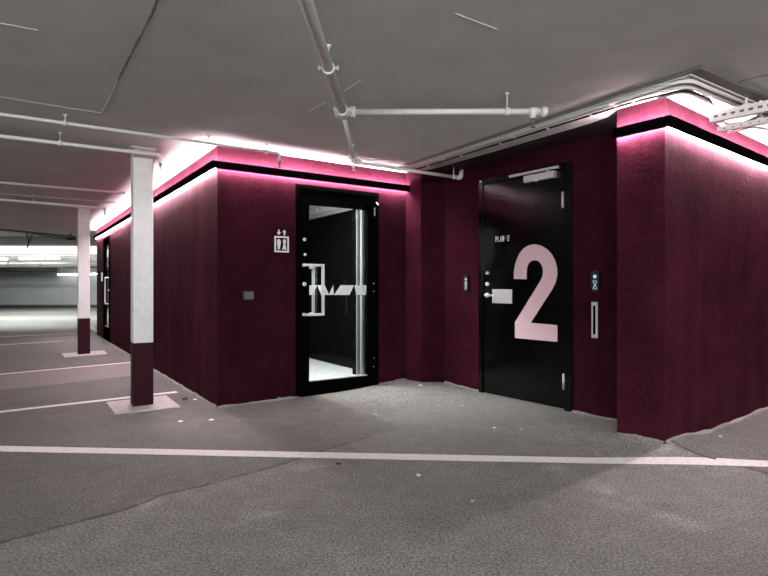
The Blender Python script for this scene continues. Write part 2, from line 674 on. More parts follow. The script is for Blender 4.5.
def footing_strip(name, F, s0, s1, label):
    """rough cement fillet where a wall meets the floor"""
    b = bm_new()
    n = max(2, int((s1 - s0) / 0.06))
    rows = []
    for i in range(n + 1):
        s = s0 + (s1 - s0) * i / n
        w = 0.010 + 0.016 * abs(noise.noise(Vector((s * 4.1, F.o.x * 3, 2)))) * 2
        h = 0.006 + 0.010 * abs(noise.noise(Vector((s * 5.3, F.o.y * 3, 7)))) * 2
        p0, p1 = F.p(s, 0, -0.01), F.p(s, 0, w)
        row = []
        for p, dz in ((p0, -0.03), (p0, h + 0.004), (F.p(s, 0, w * 0.45), h), (p1, 0.0), (p1, -0.03)):
            row.append(b.verts.new((p.x, p.y, ground(p.x, p.y) + dz)))
        rows.append(row)
    for r0, r1 in zip(rows, rows[1:]):
        for k in range(4):
            b.faces.new((r0[k], r0[k + 1], r1[k + 1], r1[k]))
    tag(obj(name, b, 'fillet'), label, 'cement fillet', None, 'structure')


footing_strip('trim_1', FLW, 0.0, 8.4, 'thin pale cement fillet along the foot of the long side wall')
footing_strip('trim_2', FA, 0.0, 0.755, 'thin pale cement fillet left of the glass door')
footing_strip('trim_3', FA, 1.70, 2.09, 'rough pale cement fillet right of the glass door')
footing_strip('trim_4', FD, 0.0, 0.49, 'pale cement fillet left of the numbered door')
footing_strip('trim_5', FD, 1.53, 2.15, 'crumbling cement fillet right of the numbered door')
footing_strip('trim_6', FB, 0.0, 0.327, 'thin cement fillet under the narrow face of the corner block')
footing_strip('trim_7', FR, 0.0, 4.4, 'thin cement fillet under the wide face of the corner block')

# ------------------------------------------------------------------ ceiling
bm = bm_new()
wbox(bm, -40, 16, -14, 13.4, CEIL, CEIL + 0.25)
struct('ceiling', bm, 'ceiling', 'grey painted concrete ceiling of the parking hall', 'ceiling')
bm = bm_new()
wbox(bm, -40, 16, 13.4, 30, CEIL + 0.02, CEIL + 0.27)
struct('ceiling_far', bm, 'ceiling', 'ceiling of the far bays beyond the first beam', 'ceiling')
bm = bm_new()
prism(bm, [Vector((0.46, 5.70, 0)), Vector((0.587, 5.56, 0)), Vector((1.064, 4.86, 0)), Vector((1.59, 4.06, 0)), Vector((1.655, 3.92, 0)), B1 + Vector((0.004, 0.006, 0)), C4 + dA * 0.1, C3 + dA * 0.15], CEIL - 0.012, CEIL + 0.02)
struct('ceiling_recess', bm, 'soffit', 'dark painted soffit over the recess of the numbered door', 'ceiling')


def seam(px, w, mat, label, z=CEIL):
    pts = [at_height(u, v, z) for u, v in px]
    b = bm_new()
    rows = []
    path = []
    for p, q2 in zip(pts, pts[1:]):
        n = max(1, int((q2 - p).length / 0.05))
        path += [p.lerp(q2, i / n) for i in range(n)]
    path.append(pts[-1])
    for i, p in enumerate(path):
        t = (path[min(i + 1, len(path) - 1)] - path[max(i - 1, 0)]).normalized()
        n = Vector((-t.y, t.x, 0))
        k = w / 2 * random.uniform(0.5, 1.3)
        rows.append([b.verts.new(p + n * k * s + Z * dz) for s, dz in ((-1, 0), (-0.5, -0.003), (0.5, -0.003), (1, 0))])
    for r0, r1 in zip(rows, rows[1:]):
        for k in range(3):
            b.faces.new((r0[k], r0[k + 1], r1[k + 1], r1[k]))
    tag(obj('ceiling_seam', b, mat), label, 'ceiling seam', None, 'structure')


seam([(-10, 95), (50, 105), (102, 113), (117, 82)], 0.008, 'seam', 'thin pale bent seam in the ceiling above the left pipes')
seam([(118, 80), (133, 50), (152, 14), (162, -12)], 0.012, 'pipe_grey', 'rough dark crack in the ceiling at upper left')
seam([(-10, 21), (38, 30)], 0.004, 'seam', 'thin pale seam at the upper left edge of the ceiling')
seam([(343, 92), (361, 80)], 0.006, 'seam', 'short pale seam right of the main pipe')
seam([(309, 111), (326, 102)], 0.006, 'seam', 'short pale seam left of the main pipe')
seam([(455, 13), (497, 29)], 0.0035, 'seam', 'short pale seam in the ceiling at upper middle')
seam([(731, 84), (745, 80), (757, 77), (775, 73)], 0.010, 'pipe_grey', 'broken crack in the ceiling at upper right')


# ------------------------------------------------------------------ walls
def wall(name, F, length, t, z0, z1, mat, label, openings=(), a_in=None, b_in=None):
    """wall whose outer face runs 0..length on F; a_in / b_in are the mitred inner ends"""
    b = bm_new()
    ain = a_in if a_in is not None else F.p(0, 0, -t)
    bin_ = b_in if b_in is not None else F.p(length, 0, -t)
    cuts = [0.0] + [c for o in openings for c in o[:2]] + [length]

    def ends(s):
        if s == 0.0:
            return F.p(0, 0), ain
        if s == length:
            return F.p(length, 0), bin_
        return F.p(s, 0), F.p(s, 0, -t)
    for i in range(len(cuts) - 1):
        (o0, i0), (o1, i1) = ends(cuts[i]), ends(cuts[i + 1])
        if i % 2 == 0:
            prism(b, [o0, o1, i1, i0], z0, z1)
        else:
            prism(b, [o0, o1, i1, i0], openings[i // 2][2], z1)
    bmesh.ops.remove_doubles(b, verts=b.verts, dist=1e-5)
    return struct(name, b, mat, label, 'wall')


WT = 0.16
C1in = C1 - FA.n * WT - FLW.n * WT
D1 = (FA.px(295.6, 300)[0], FA.px(378.2, 300)[0])
D1TOP = FA.px(337, 188.5)[1]
D2 = (FD.px(479.5, 300)[0], FD.px(572.6, 300)[0])
D2TOP = 2.148
D3 = (6.50, 7.36)
LLEN = 8.48
ALEN = (C2 - C1).length
FA2 = Frame(C1, C2 - C1)
wall('wall_left', FLW, LLEN, WT, -0.06, CEIL, 'wall_streaky', 'long burgundy side wall receding past the two posts', [(D3[0], D3[1], 2.04)], a_in=C1in)
wall('wall_front', FA, ALEN + 0.02, WT, -0.06, CEIL, 'wall', 'burgundy lift front wall around the glass door', [(D1[0], D1[1], D1TOP)], a_in=C1in)
bm = bm_new()
prism(bm, [C2 - dA * 0.03, PP, C3, C3 + dA * 0.25, C2 + dA * 0.3], -0.06, CEIL)
struct('wall_pilaster', bm, 'wall', 'burgundy pilaster in the inner corner between the two doors', 'wall')
DLEN = (C4 - C3).length
wall('wall_recess', FD, DLEN + 0.1, 0.16, -0.06, CEIL + 0.1, 'wall', 'dark burgundy recessed wall around the numbered black door', [(D2[0], D2[1], D2TOP)])
bm = bm_new()
prism(bm, [B1, B2, B3, B3 - FR.n * 0.8, C4 + dA * 0.3, C4], -0.06, CEIL)
o = struct('wall_right', bm, 'wall_blotchy', 'burgundy corner block at right, narrow face and wide blotchy face', 'wall')
END = FLW.p(LLEN, 0)
bm = bm_new()
prism(bm, [END - FLW.n * WT, END - FLW.n * WT + dA * 4, END - FLW.n * WT + dA * 4 - dL * 0.16, END - FLW.n * WT - dL * 0.16], -0.06, CEIL)
struct('wall_end', bm, 'wall', 'far end wall of the burgundy lift block', 'wall')

# back of the hall
bm = bm_new()
wbox(bm, -40, 16, 26.0, 26.3, -0.1, CEIL + 0.3)
struct('wall_back', bm, 'back_wall', 'grey green wall at the far end of the hall', 'wall')
bm = bm_new()
wbox(bm, -40, 16, 25.97, 26.01, 0.0, 0.16)
struct('baseboard_back', bm, 'duct', 'dark base strip along the far grey wall', 'baseboard')
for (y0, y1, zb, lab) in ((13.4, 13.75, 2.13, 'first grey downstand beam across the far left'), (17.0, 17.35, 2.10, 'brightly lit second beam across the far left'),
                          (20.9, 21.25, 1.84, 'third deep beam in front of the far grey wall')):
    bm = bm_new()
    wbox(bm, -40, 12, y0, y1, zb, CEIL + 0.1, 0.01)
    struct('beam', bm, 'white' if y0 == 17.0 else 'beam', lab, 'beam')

# lift lobby behind the glass door
LI = [FA.p(0.16, 0, -WT), FA.p(2.45, 0, -WT), FA.p(2.45, 0, -2.55), FA.p(0.16, 0, -2.55)]
bm = bm_new()
prism(bm, [FA.p(D1[0], 0, -0.06), FA.p(D1[1], 0, -0.06), FA.p(D1[1], 0, -0.1), FA.p(2.6, 0, -WT), FA.p(2.6, 0, -2.7), FA.p(0.0, 0, -2.7), FA.p(0.16, 0, -WT), FA.p(D1[0], 0, -0.1)], -0.03, 0.012)
struct('floor_lobby', bm, 'lobby_floor', 'bright speckled floor inside the glass door', 'floor')
bm = bm_new()
fbox(bm, FA, 0.0, 2.6, 0.0, CEIL, -2.7, -2.56)
struct('wall_lobby_back', bm, 'black_matt', 'black back wall inside the glass door', 'wall')
bm = bm_new()
fbox(bm, FA, 0.0, 0.16, 0.0, CEIL, -2.6, -WT)
struct('wall_lobby_left', bm, 'black_matt', 'black left wall inside the glass door', 'wall')
bm = bm_new()
fbox(bm, FA, 2.12, 2.26, 0.0, CEIL, -2.6, -WT)
struct('wall_lobby_right', bm, 'black_matt', 'black right wall inside the glass door', 'wall')
# lobby fittings seen through the glass
bq0 = at_height(300, 222, 2.05)
bq1 = at_height(372, 205.5, 2.05)
FBm = Frame(bq0, bq1 - bq0)
bl = (bq1 - bq0).length
t = thing('lobby_beam', 'pale ceiling beam with cream slats above, behind the glass door', 'beam', bq0)
bm = bm_new()
fbox(bm, FBm, -0.35, bl, 2.05, 2.12, -0.06, 0.02, 0.004)
obj('beam_edge', bm, 'satin', t)
bm = bm_new()
for i in range(17):
    s = -0.32 + i * 0.085
    fbox(bm, FBm, s, s + 0.052, 2.12, CEIL, -0.055, -0.03)
obj('slat_panel', bm, 'slat', t)
bm = bm_new()
fbox(bm, FBm, -0.35, bl, 2.12, CEIL, -0.11, -0.09)
obj('slat_backing', bm, 'black_matt', t)
bm = bm_new()
fbox(bm, FBm, -0.35, bl, 0.02, 2.05, -0.06, -0.03)
obj('dark_panel', bm, 'black_matt', t)
jb = Vector((-0.300, 6.42, 0))
FJ = Frame(jb, dA)
t = thing('steel_jamb', 'bright vertical steel jamb strips just inside the glass door', 'door jamb', jb)
for s0, s1, n0, n1, z0, nm in ((-0.045, -0.012, 0.0, 0.03, 0.012, 'jamb_strip'), (0.0, 0.03, 0.0, 0.05, 0.012, 'jamb_strip'), (0.05, 0.075, 0.0, 0.03, 0.012, 'jamb_strip')):
    bm = bm_new()
    fbox(bm, FJ, s0, s1, z0, CEIL - 0.003, n0, n1, 0.003)
    obj(nm, bm, 'satin_dull' if s0 == 0.0 else 'steel_dull', t)
bm = bm_new()
fbox(bm, FJ, -0.06, 0.09, 0.012, CEIL - 0.002, -0.06, 0.0)
obj('jamb_post', bm, 'black_matt', t)

# small lit room behind the far glass door
bm = bm_new()
fbox(bm, FLW, 6.2, 7.7, 0.0, CEIL + 0.1, -1.6, -1.5)
struct('wall_far_lobby', bm, 'white', 'white wall seen through the far glass door', 'wall')
bm = bm_new()
fbox(bm, FLW, 6.2, 7.7, 0.0, 0.012, -1.6, -0.1)
struct('floor_far_lobby', bm, 'lobby_floor', 'bright floor inside the far glass door', 'floor')


# ------------------------------------------------------------------ LED light profiles
def offs(pts, n):
    """offset a plan polyline outward by n (pts given with outward normals per leg)"""
    P, N = pts
    out = []
    for i, p in enumerate(P):
        if i == 0:
            out.append(p + N[0] * n)
        elif i == len(P) - 1:
            out.append(p + N[-1] * n)
        else:
            n0, n1 = N[i - 1], N[i]
            b = (n0 + n1).normalized()
            out.append(p + b * (n / b.dot(n0)))
    return out


def sweep(bm, path, n0, n1, z0, z1):
    a, b = offs(path, n0), offs(path, n1)
    rows = []
    for p, q in zip(a, b):
        rows.append([bm.verts.new(v) for v in (p + Z * z0, q + Z * z0, q + Z * z1, p + Z * z1)])
    for r0, r1 in zip(rows, rows[1:]):
        for k in range(4):
            bm.faces.new((r0[k], r0[(k + 1) % 4], r1[(k + 1) % 4], r1[k]))
    bm.faces.new(rows[0])
    bm.faces.new(rows[-1][::-1])


def led_profile(path, label, loc):
    t = thing('light_profile', label, 'light profile', loc, 'black light profiles around the burgundy block')
    b = bm_new()
    sweep(b, path, 0.05, 0.06, 2.116, 2.182)
    sweep(b, path, -0.002, 0.05, 2.138, 2.160)
    sweep(b, path, 0.032, 0.0505, 2.115, 2.120)
    obj('channel', b, 'black', t)
    b = bm_new()
    sweep(b, path, 0.034, 0.048, 2.160, 2.176)
    obj('upper_led_strip', b, 'led_up', t)
    b = bm_new()
    sweep(b, path, 0.012, 0.028, 2.124, 2.138)
    obj('lower_led_strip', b, 'led_down', t)
    return t


led_profile(([FLW.p(LLEN + 0.03, 0), C1, FA.p(ALEN - 0.005, 0)], [FLW.n, FA.n]),
            'long black light profile bent round the lift block above the glass door', (C1.x, C1.y, 2.14))
FS = Frame(B1, C4 - B1)
nS = FS.n if FS.n.dot(-(B2 - B1)) > 0 else -FS.n
led_profile(([B1 - nS * 0.0, B2, FR.p(4.4, 0)], [FB.n, FR.n]),
            'black light profile bent round the right corner block', (B2.x, B2.y, 2.14))

# ------------------------------------------------------------------ posts and their pads
FP = Frame(at_floor(133.2, 407.2), dA)


def copy_tree(o, parent=None):
    c = o.copy()
    C.objects.link(c)
    if parent is not None:
        c.parent = parent
    for ch in list(o.children):
        copy_tree(ch, c)
    return c


PW, PD = 0.168, 0.15
p0 = FP.p(PW / 2, 0, -PD / 2)
post = thing('support_post', 'nearer white square post with burgundy foot beside the long wall', 'post', p0, 'white posts with burgundy feet')
bm = bm_new()
fbox(bm, FP, 0, PW, 0.568, CEIL - 0.045, -PD, 0, 0.008)
obj('shaft', bm, 'post_white', post)
bm = bm_new()
fbox(bm, FP, -0.0015, PW + 0.0015, 0.0, 0.568, -PD - 0.0015, 0.0015, 0.008)
obj('painted_foot', bm, 'post_wine', post)
bm = bm_new()
fbox(bm, FP, -0.02, PW + 0.02, CEIL - 0.018, CEIL, -PD - 0.02, 0.02, 0.003)
fbox(bm, FP, 0.012, PW - 0.012, CEIL - 0.05, CEIL - 0.012, -PD + 0.012, -0.012)
obj('head_plate', bm, 'post_white', post)
post2 = copy_tree(post)
p2 = at_floor(78, 354.6) + FP.d * (PW / 2) - FP.n * (PD / 2)
post2.location = (p2.x, p2.y, 0)
post2['label'] = 'farther white square post with burgundy foot, tinted pink by the wall light'


def pad(px, label):
    pts = [at_floor(u, v) for u, v in px]
    c = sum(pts, Vector()) / len(pts)
    b = bm_new()
    prism(b, pts, -0.02, 0.005)
    tag(obj('concrete_pad', b, 'concrete', None, (c.x, c.y, 0)), label, 'concrete pad', 'concrete pads under the posts')


pad([(106, 402.5), (115.6, 414.7), (180.6, 407.2), (166, 395.6)], 'pale square concrete pad under the nearer post')
pad([(61.5, 353.6), (64.5, 357.6), (107.5, 354.2), (104, 350.6)], 'pale square concrete pad under the farther post')


# ------------------------------------------------------------------ doors
def pull_handle(F, s_mount, s_bar, z0, z1, n_base, n_out, parent, mat='steel'):
    """cranked square pull handle: two feet, two arms, one bar"""
    b = bm_new()
    w = 0.012
    sg = 1 if s_bar > s_mount else -1
    for z in (z0, z1):
        tube(b, [F.p(s_mount, z, n_base), F.p(s_mount, z, n_base + (n_out - n_base))], 0.011, 12)
        fbox(b, F, min(s_mount - sg * 0.012, s_bar), max(s_mount - sg * 0.012, s_bar), z - w, z + w, n_out - w, n_out + w, 0.002)
    fbox(b, F, s_bar - w, s_bar + w, z0 - w, z1 + w, n_out - w, n_out + w, 0.002)
    return obj('pull_handle', b, mat, parent)


def glass_door(name, F, s0, s1, ztop, label, hinge_right, stile, decor, zb=0.0):
    t = thing(name, label, 'door', F.p((s0 + s1) / 2, 0, 0), None, 'structure')
    fw = 0.045
    b = bm_new()
    fbox(b, F, s0, s0 + fw, zb, ztop, -0.09, 0.012, 0.003)
    fbox(b, F, s1 - fw, s1, zb, ztop, -0.09, 0.012, 0.003)
    fbox(b, F, s0 + fw, s1 - fw, ztop - fw, ztop, -0.09, 0.012, 0.003)
    obj('door_frame', b, 'black', t)
    l0, l1 = s0 + fw + 0.004, s1 - fw - 0.004
    g0, g1 = (F.px(309.2, 300)[0], F.px(367.3, 300)[0]) if decor else (l0 + 0.11, l1 - 0.09)
    gz0, gz1 = (F.px(309.5, 381.8)[1], F.px(309.5, 204.3)[1]) if decor else (0.28, 1.9)
    b = bm_new()
    zt = ztop - fw - 0.004
    fbox(b, F, l0, g0, zb + 0.008, zt, -0.05, 0.004, 0.002)
    fbox(b, F, g1, l1, zb + 0.008, zt, -0.05, 0.004, 0.002)
    fbox(b, F, g0, g1, zb + 0.008, gz0, -0.05, 0.004, 0.002)
    fbox(b, F, g0, g1, gz1, zt, -0.05, 0.004, 0.002)
    leaf = obj('door_leaf', b, 'black', t)
    b = bm_new()
    fbox(b, F, g0 - 0.006, g1 + 0.006, gz0 - 0.006, gz1 + 0.006, -0.026, -0.018)
    obj('glass_pane', b, 'glass', leaf)
    b = bm_new()
    fbox(b, F, g0, g1, gz0, gz0 + 0.010, -0.018, -0.002)
    obj('glazing_bead', b, 'satin', leaf)
    return t, leaf, (l0, l1, g0, g1, gz0, gz1)


d1, leaf1, (l0, l1, g0, g1, gz0, gz1) = glass_door('door_1', FA, D1[0], D1[1], D1TOP, 'black framed glass door with white zigzag strip and steel pull handle, on the lift front', True, 0.12, True, 0.015)
# white zigzag strip on the glass
zz = [[(152, 242), (218, 242), (178, 320), (152, 320)], [(218, 242), (258, 242), (292, 320), (250, 320)], [(262, 242), (278, 242), (312, 320), (296, 320)],
      [(346, 242), (350, 318), (312, 320)], [(405, 242), (512, 242), (476, 320), (352, 320)], [(514, 242), (580, 242), (610, 320), (532, 320)], [(582, 242), (610, 242), (610, 312)]]
bm = bm_new()
for poly in zz:
    fprism(bm, FA, [FA.px(290 + x / 8.0, 255 + y / 8.0, -0.017) for x, y in poly], -0.0178, -0.0170)
obj('zigzag_strip', bm, 'white_foil', leaf1)
hs, hz1 = FA.px(304.5, 265.2)
hs_bar = FA.px(323.0, 290, 0.06)[0]
hz0 = FA.px(304.5, 314.5)[1]
pull_handle(FA, hs, hs_bar, hz0, hz1, 0.004, 0.06, d1)
pull_handle(FA, hs, FA.px(313.3, 290, -0.11)[0], hz0, hz1 - 0.02, -0.05, -0.11, d1)
for u, v, r, nm in ((304, 239.5, 0.016, 'lock_cylinder'), (304.5, 254.5, 0.014, 'lock_cylinder'), (304, 284, 0.02, 'lock_cylinder'), (303.5, 265, 0.017, 'handle_rose'), (303.5, 314.5, 0.017, 'handle_rose')):
    s, z = FA.px(u, v)
    b = bm_new()
    disc(b, FA, s, z, 0.003, 0.016, r)
    o = obj(nm, b, 'steel', d1)
    if nm == 'lock_cylinder':
        b = bm_new()
        fbox(b, FA, s - 0.002, s + 0.002, z - 0.008, z + 0.006, 0.0155, 0.0165)
        obj('keyhole', b, 'black_matt', o)
# closer at the top hinge corner
s0c, zc = FA.px(363, 204)
s1c = FA.px(374.5, 204)[0]
bm = bm_new()
fbox(bm, FA, s0c, s1c, zc - 0.03, zc + 0.035, 0.004, 0.05, 0.006)
o = obj('door_closer', bm, 'black', d1)
bm = bm_new()
tube(bm, [FA.p(s1c - 0.01, zc + 0.02, 0.055), FA.p(s1c + 0.012, zc - 0.005, 0.055)], 0.008)
obj('closer_pin', bm, 'steel', o)
for v0, v1 in ((207, 216), (283, 292), (357, 366)):
    s, za = FA.px(374.0, v0)
    zb_ = FA.px(374.0, v1)[1]
    b = bm_new()
    tube(b, [FA.p(s, zb_, 0.014), FA.p(s, za, 0.014)], 0.007)
    obj('hinge', b, 'satin' if v0 == 207 else 'black', d1)
for v in (283.5, 291.5, 358, 366.5):
    s, z = FA.px(373.8, v, 0.02)
    b = bm_new()
    disc(b, FA, s, z, 0.012, 0.024, 0.004, 8)
    obj('hinge_screw', b, 'satin', d1)
bm = bm_new()
fbox(bm, FA, D1[0] + 0.05, D1[1] - 0.05, -0.01, 0.021, -0.09, 0.006, 0.003)
obj('threshold', bm, 'black', d1)

# far glass door on the long wall
d3, leaf3, (a0, a1, b0, b1, c0, c1) = glass_door('door_3', FLW, D3[0], D3[1], 2.04, 'black framed glass door far along the burgundy side wall', True, 0.1, False)
pull_handle(FLW, a0 + 0.05, a0 + 0.28, 0.74, 1.24, 0.004, 0.045, d3, 'galv_white')
bm = bm_new()
disc(bm, FLW, a0 + 0.05, 1.0, 0.003, 0.02, 0.02)
obj('lock_cylinder', bm, 'steel', d3)
bm = bm_new()
fbox(bm, FLW, D3[1] + 0.13, D3[1] + 0.19, 1.18, 1.36, 0.0, 0.03, 0.004)
tag(obj('access_reader', bm, 'satin', None, FLW.p(D3[1] + 0.16, 1.18, 0)), 'small pale wall plate beside the far glass door', 'access reader')

# numbered steel door
d2 = thing('door_2', 'black steel door with big pink number 2, in the recess', 'door', FD.p((D2[0] + D2[1]) / 2, 0, 0), None, 'structure')
fw = 0.05
bm = bm_new()
fbox(bm, FD, D2[0], D2[0] + fw, 0.0, D2TOP, -0.1, 0.014, 0.003)
fbox(bm, FD, D2[1] - 0.075, D2[1], -0.03, D2TOP, -0.1, 0.014, 0.003)
fbox(bm, FD, D2[0] + fw, D2[1] - 0.075, D2TOP - fw, D2TOP, -0.1, 0.014, 0.003)
obj('door_frame', bm, 'black_gloss', d2)
bm = bm_new()
fbox(bm, FD, D2[0] + fw + 0.004, D2[1] - 0.079, 0.012, D2TOP - fw - 0.004, -0.06, 0.0, 0.003)
leaf2 = obj('door_leaf', bm, 'black_gloss', d2)
two = [(70, 220), (70, 186), (74, 155), (84, 122), (99, 90), (120, 66), (146, 51), (174, 46), (205, 52), (236, 70), (261, 97), (278, 130), (287, 165), (288, 198), (281, 234), (265, 268),
       (155, 440), (288, 452), (288, 536), (75, 516), (75, 438), (205, 226), (213, 206), (216, 184), (213, 160), (203, 140), (189, 129), (172, 127), (155, 132), (143, 145), (136, 164), (134, 188), (134, 222)]
bm = bm_new()
fprism(bm, FD, [FD.px(500 + x / 5.014, 235 + y / 5.014) for x, y in two], 0.0003, 0.0016)
obj('numeral', bm, 'pink', d2)


s0, z0 = FD.px(495.4, 242.0)
s1, z1 = FD.px(495.4, 236.6)
s2 = FD.px(510.2, 240)[0]
HL, WL = z1 - z0, (s2 - s0)
cw = WL / 7.4
st = cw * 0.30
bm = bm_new()
x = s0
for ch in 'PLAN -2':
    def bar(a, b_, c, d_):
        fprism(bm, FD, [(x + a * cw, z0 + c * HL), (x + b_ * cw, z0 + c * HL), (x + b_ * cw, z0 + d_ * HL), (x + a * cw, z0 + d_ * HL)], 0.0003, 0.0015)

    def poly(*q):
        fprism(bm, FD, [(x + a * cw, z0 + c * HL) for a, c in q], 0.0003, 0.0015)
    if ch == 'P':
        bar(0, .32, 0, 1), bar(.32, .85, .86, 1), bar(.32, .85, .36, .54), bar(.60, 1.02, .42, .95)
    elif ch == 'L':
        bar(0, .32, 0, 1), bar(.32, .85, 0, .15)
    elif ch == 'A':
        poly((0, 0), (.28, 0), (.6, 1), (.36, 1)), poly((.68, 0), (.97, 0), (.6, 1), (.36, 1)), bar(.25, .72, .2, .34)
    elif ch == 'N':
        bar(0, .28, 0, 1), bar(.68, .95, 0, 1), poly((.0, 1), (.28, 1), (.95, 0), (.68, 0))
    elif ch == '-':
        bar(0.05, .6, .42, .57)
    elif ch == '2':
        bar(0, .95, 0, .15), poly((0, .15), (.36, .15), (.95, .6), (.62, .62)), bar(.62, .95, .58, .9), bar(.1, .88, .86, 1), bar(0, .3, .68, .9)
    x += cw * (1.16 if ch not in ' -' else (0.5 if ch == ' ' else 0.85))
obj('lettering', bm, 'lettering', d2)

sa, za = FD.px(492.4, 289.0)
sb, zb_ = FD.px(512.3, 303.9)
bm = bm_new()
fbox(bm, FD, sa, sb, zb_ + 0.003, za - 0.003, 0.0, 0.004, 0.001)
obj('push_plate', bm, 'satin', d2)
for u, v, r in ((487.8, 273, 0.016), (487.8, 284, 0.02)):
    s, z = FD.px(u, v)
    b = bm_new()
    disc(b, FD, s, z, 0.0, 0.016, r)
    o = obj('lock_cylinder', b, 'steel', d2)
    b = bm_new()
    fbox(b, FD, s - 0.003, s + 0.014, z - 0.004, z + 0.004, 0.016, 0.028, 0.002)
    obj('turn_knob', b, 'steel', o)
s, z = FD.px(487.5, 295)
bm = bm_new()
disc(bm, FD, s, z, 0.0, 0.012, 0.024)
o = obj('handle_rose', bm, 'steel', d2)
bm = bm_new()
tube(bm, round_path([FD.p(s, z, 0.01), FD.p(s, z, 0.05), FD.p(s + 0.12, z - 0.003, 0.052)], 0.018), 0.009)
obj('lever_handle', bm, 'steel', d2)
# closer with its slide rail
sa, za = FD.px(523.2, 175.5, 0.05)
sb, zb2 = FD.px(553.8, 169.2, 0.05)
zlow = FD.px(523.2, 182.8, 0.05)[1]
bm = bm_new()
fbox(bm, FD, sa, sb, zlow, zlow + 0.062, 0.0, 0.05, 0.004)
cl = obj('door_closer', bm, 'satin', d2)
sr0, zr0 = FD.px(508.6, 177.0, 0.04)
sr1, zr1 = FD.px(557.5, 166.0, 0.04)
bm = bm_new()
fbox(bm, FD, sr0, sr1, (zr0 + zr1) / 2 - 0.012, (zr0 + zr1) / 2 + 0.012, 0.014, 0.04, 0.003)
obj('slide_rail', bm, 'satin', cl)
bm = bm_new()
disc(bm, FD, (sa + sb) / 2 - 0.02, zlow, 0.035, 0.056, 0.01)
tube(bm, [FD.p(sb - 0.08, zlow + 0.06, 0.03), FD.p(sb - 0.08, zr0 - 0.01, 0.03)], 0.008)
obj('closer_spindle', bm, 'galv_white', cl)
for (ua, va, vb) in ((563.6, 192.0, 208.0), (564.6, 373.5, 389.5)):
    s, z1 = FD.px(ua, va)
    z0 = FD.px(ua, vb)[1]
    b = bm_new()
    tube(b, [FD.p(s, z0, 0.016), FD.p(s, z1, 0.016)], 0.011)
    obj('hinge', b, 'satin', d2)
s, z = FD.px(481, 181.0)
bm = bm_new()
disc(bm, FD, s + 0.012, D2TOP - 0.02, 0.014, 0.024, 0.010, 10)
obj('frame_screw', bm, 'satin', d2)
bm = bm_new()
fbox(bm, FD, D2[0] + 0.01, D2[1] - 0.01, -0.02, 0.012, -0.08, 0.004, 0.002)
obj('threshold', bm, 'pipe_grey', d2)

# ------------------------------------------------------------------ wall fittings
# lift sign
s0, z1 = FA.px(274.2, 236.0)
s1, z0 = FA.px(288.4, 252.0)
z0 = FA.px(274.2, 252.0)[1]
cx = (s0 + s1) / 2
t = thing('lift_sign', 'metal lift pictogram with two figures and two arrows left of the glass door', 'sign', FA.p(cx, z0, 0))
bm = bm_new()
ln = 0.014
fbox(bm, FA, s0, s1, z0, z0 + ln, 0, 0.012)
fbox(bm, FA, s0, s1, z1 - ln, z1, 0, 0.012)
fbox(bm, FA, s0, s0 + ln, z0 + ln, z1 - ln, 0, 0.012)
fbox(bm, FA, s1 - ln, s1, z0 + ln, z1 - ln, 0, 0.012)
obj('square_outline', bm, 'satin', t)
hgt = z1 - z0
for k, sx in enumerate((cx - 0.028, cx + 0.028)):
    b = bm_new()
    zf = z0 + ln + 0.012
    disc(b, FA, sx, z1 - ln - 0.022, 0.0, 0.010, 0.0105, 14)
    if k == 0:
        fprism(b, FA, [(sx - 0.018, zf + 0.085), (sx - 0.018, zf + 0.040), (sx - 0.011, zf + 0.040), (sx - 0.011, zf), (sx - 0.002, zf), (sx, zf + 0.03), (sx + 0.002, zf), (sx + 0.011, zf), (sx + 0.011, zf + 0.040), (sx + 0.018, zf + 0.040), (sx + 0.018, zf + 0.085), (sx + 0.012, zf + 0.092), (sx - 0.012, zf + 0.092)], 0, 0.010)
    else:
        fprism(b, FA, [(sx - 0.013, zf + 0.092), (sx - 0.016, zf + 0.072), (sx - 0.007, zf + 0.055), (sx - 0.022, zf), (sx + 0.022, zf), (sx + 0.007, zf + 0.055), (sx + 0.016, zf + 0.072), (sx + 0.013, zf + 0.092)], 0, 0.010)
    obj('figure', b, 'satin', t)
    b = bm_new()
    za = z1 + 0.012
    if k == 0:
        pts = [(sx, za), (sx + 0.021, za + 0.024), (sx + 0.007, za + 0.022), (sx + 0.005, za + 0.052), (sx - 0.005, za + 0.052), (sx - 0.007, za + 0.022), (sx - 0.021, za + 0.024)]
    else:
        pts = [(sx, za + 0.052), (sx + 0.021, za + 0.028), (sx + 0.007, za + 0.03), (sx + 0.005, za), (sx - 0.005, za), (sx - 0.007, za + 0.03), (sx - 0.021, za + 0.028)]
    fprism(b, FA, pts, 0, 0.010)
    obj('arrow', b, 'satin', t)

s0, z1 = FA.px(242.3, 291.3)
s1, _ = FA.px(252.8, 291.3)
z0 = FA.px(244, 299.8)[1]
t = thing('push_button_box', 'small square grey button box on the wall left of the glass door', 'button box', FA.p((s0 + s1) / 2, z0, 0))
bm = bm_new()
fbox(bm, FA, s0, s1, z0, z1, 0, 0.03, 0.004)
obj('housing', bm, 'black_plastic', t)
bm = bm_new()
fbox(bm, FA, s0 + 0.012, s1 - 0.004, z0 + 0.004, z1 - 0.008, 0.028, 0.036, 0.003)
obj('cover', bm, 'grey_plastic', t)
bm = bm_new()
s, z = FA.px(378.0 + 3.0, 290)
s, z = FA.px(295.2, 289.8)


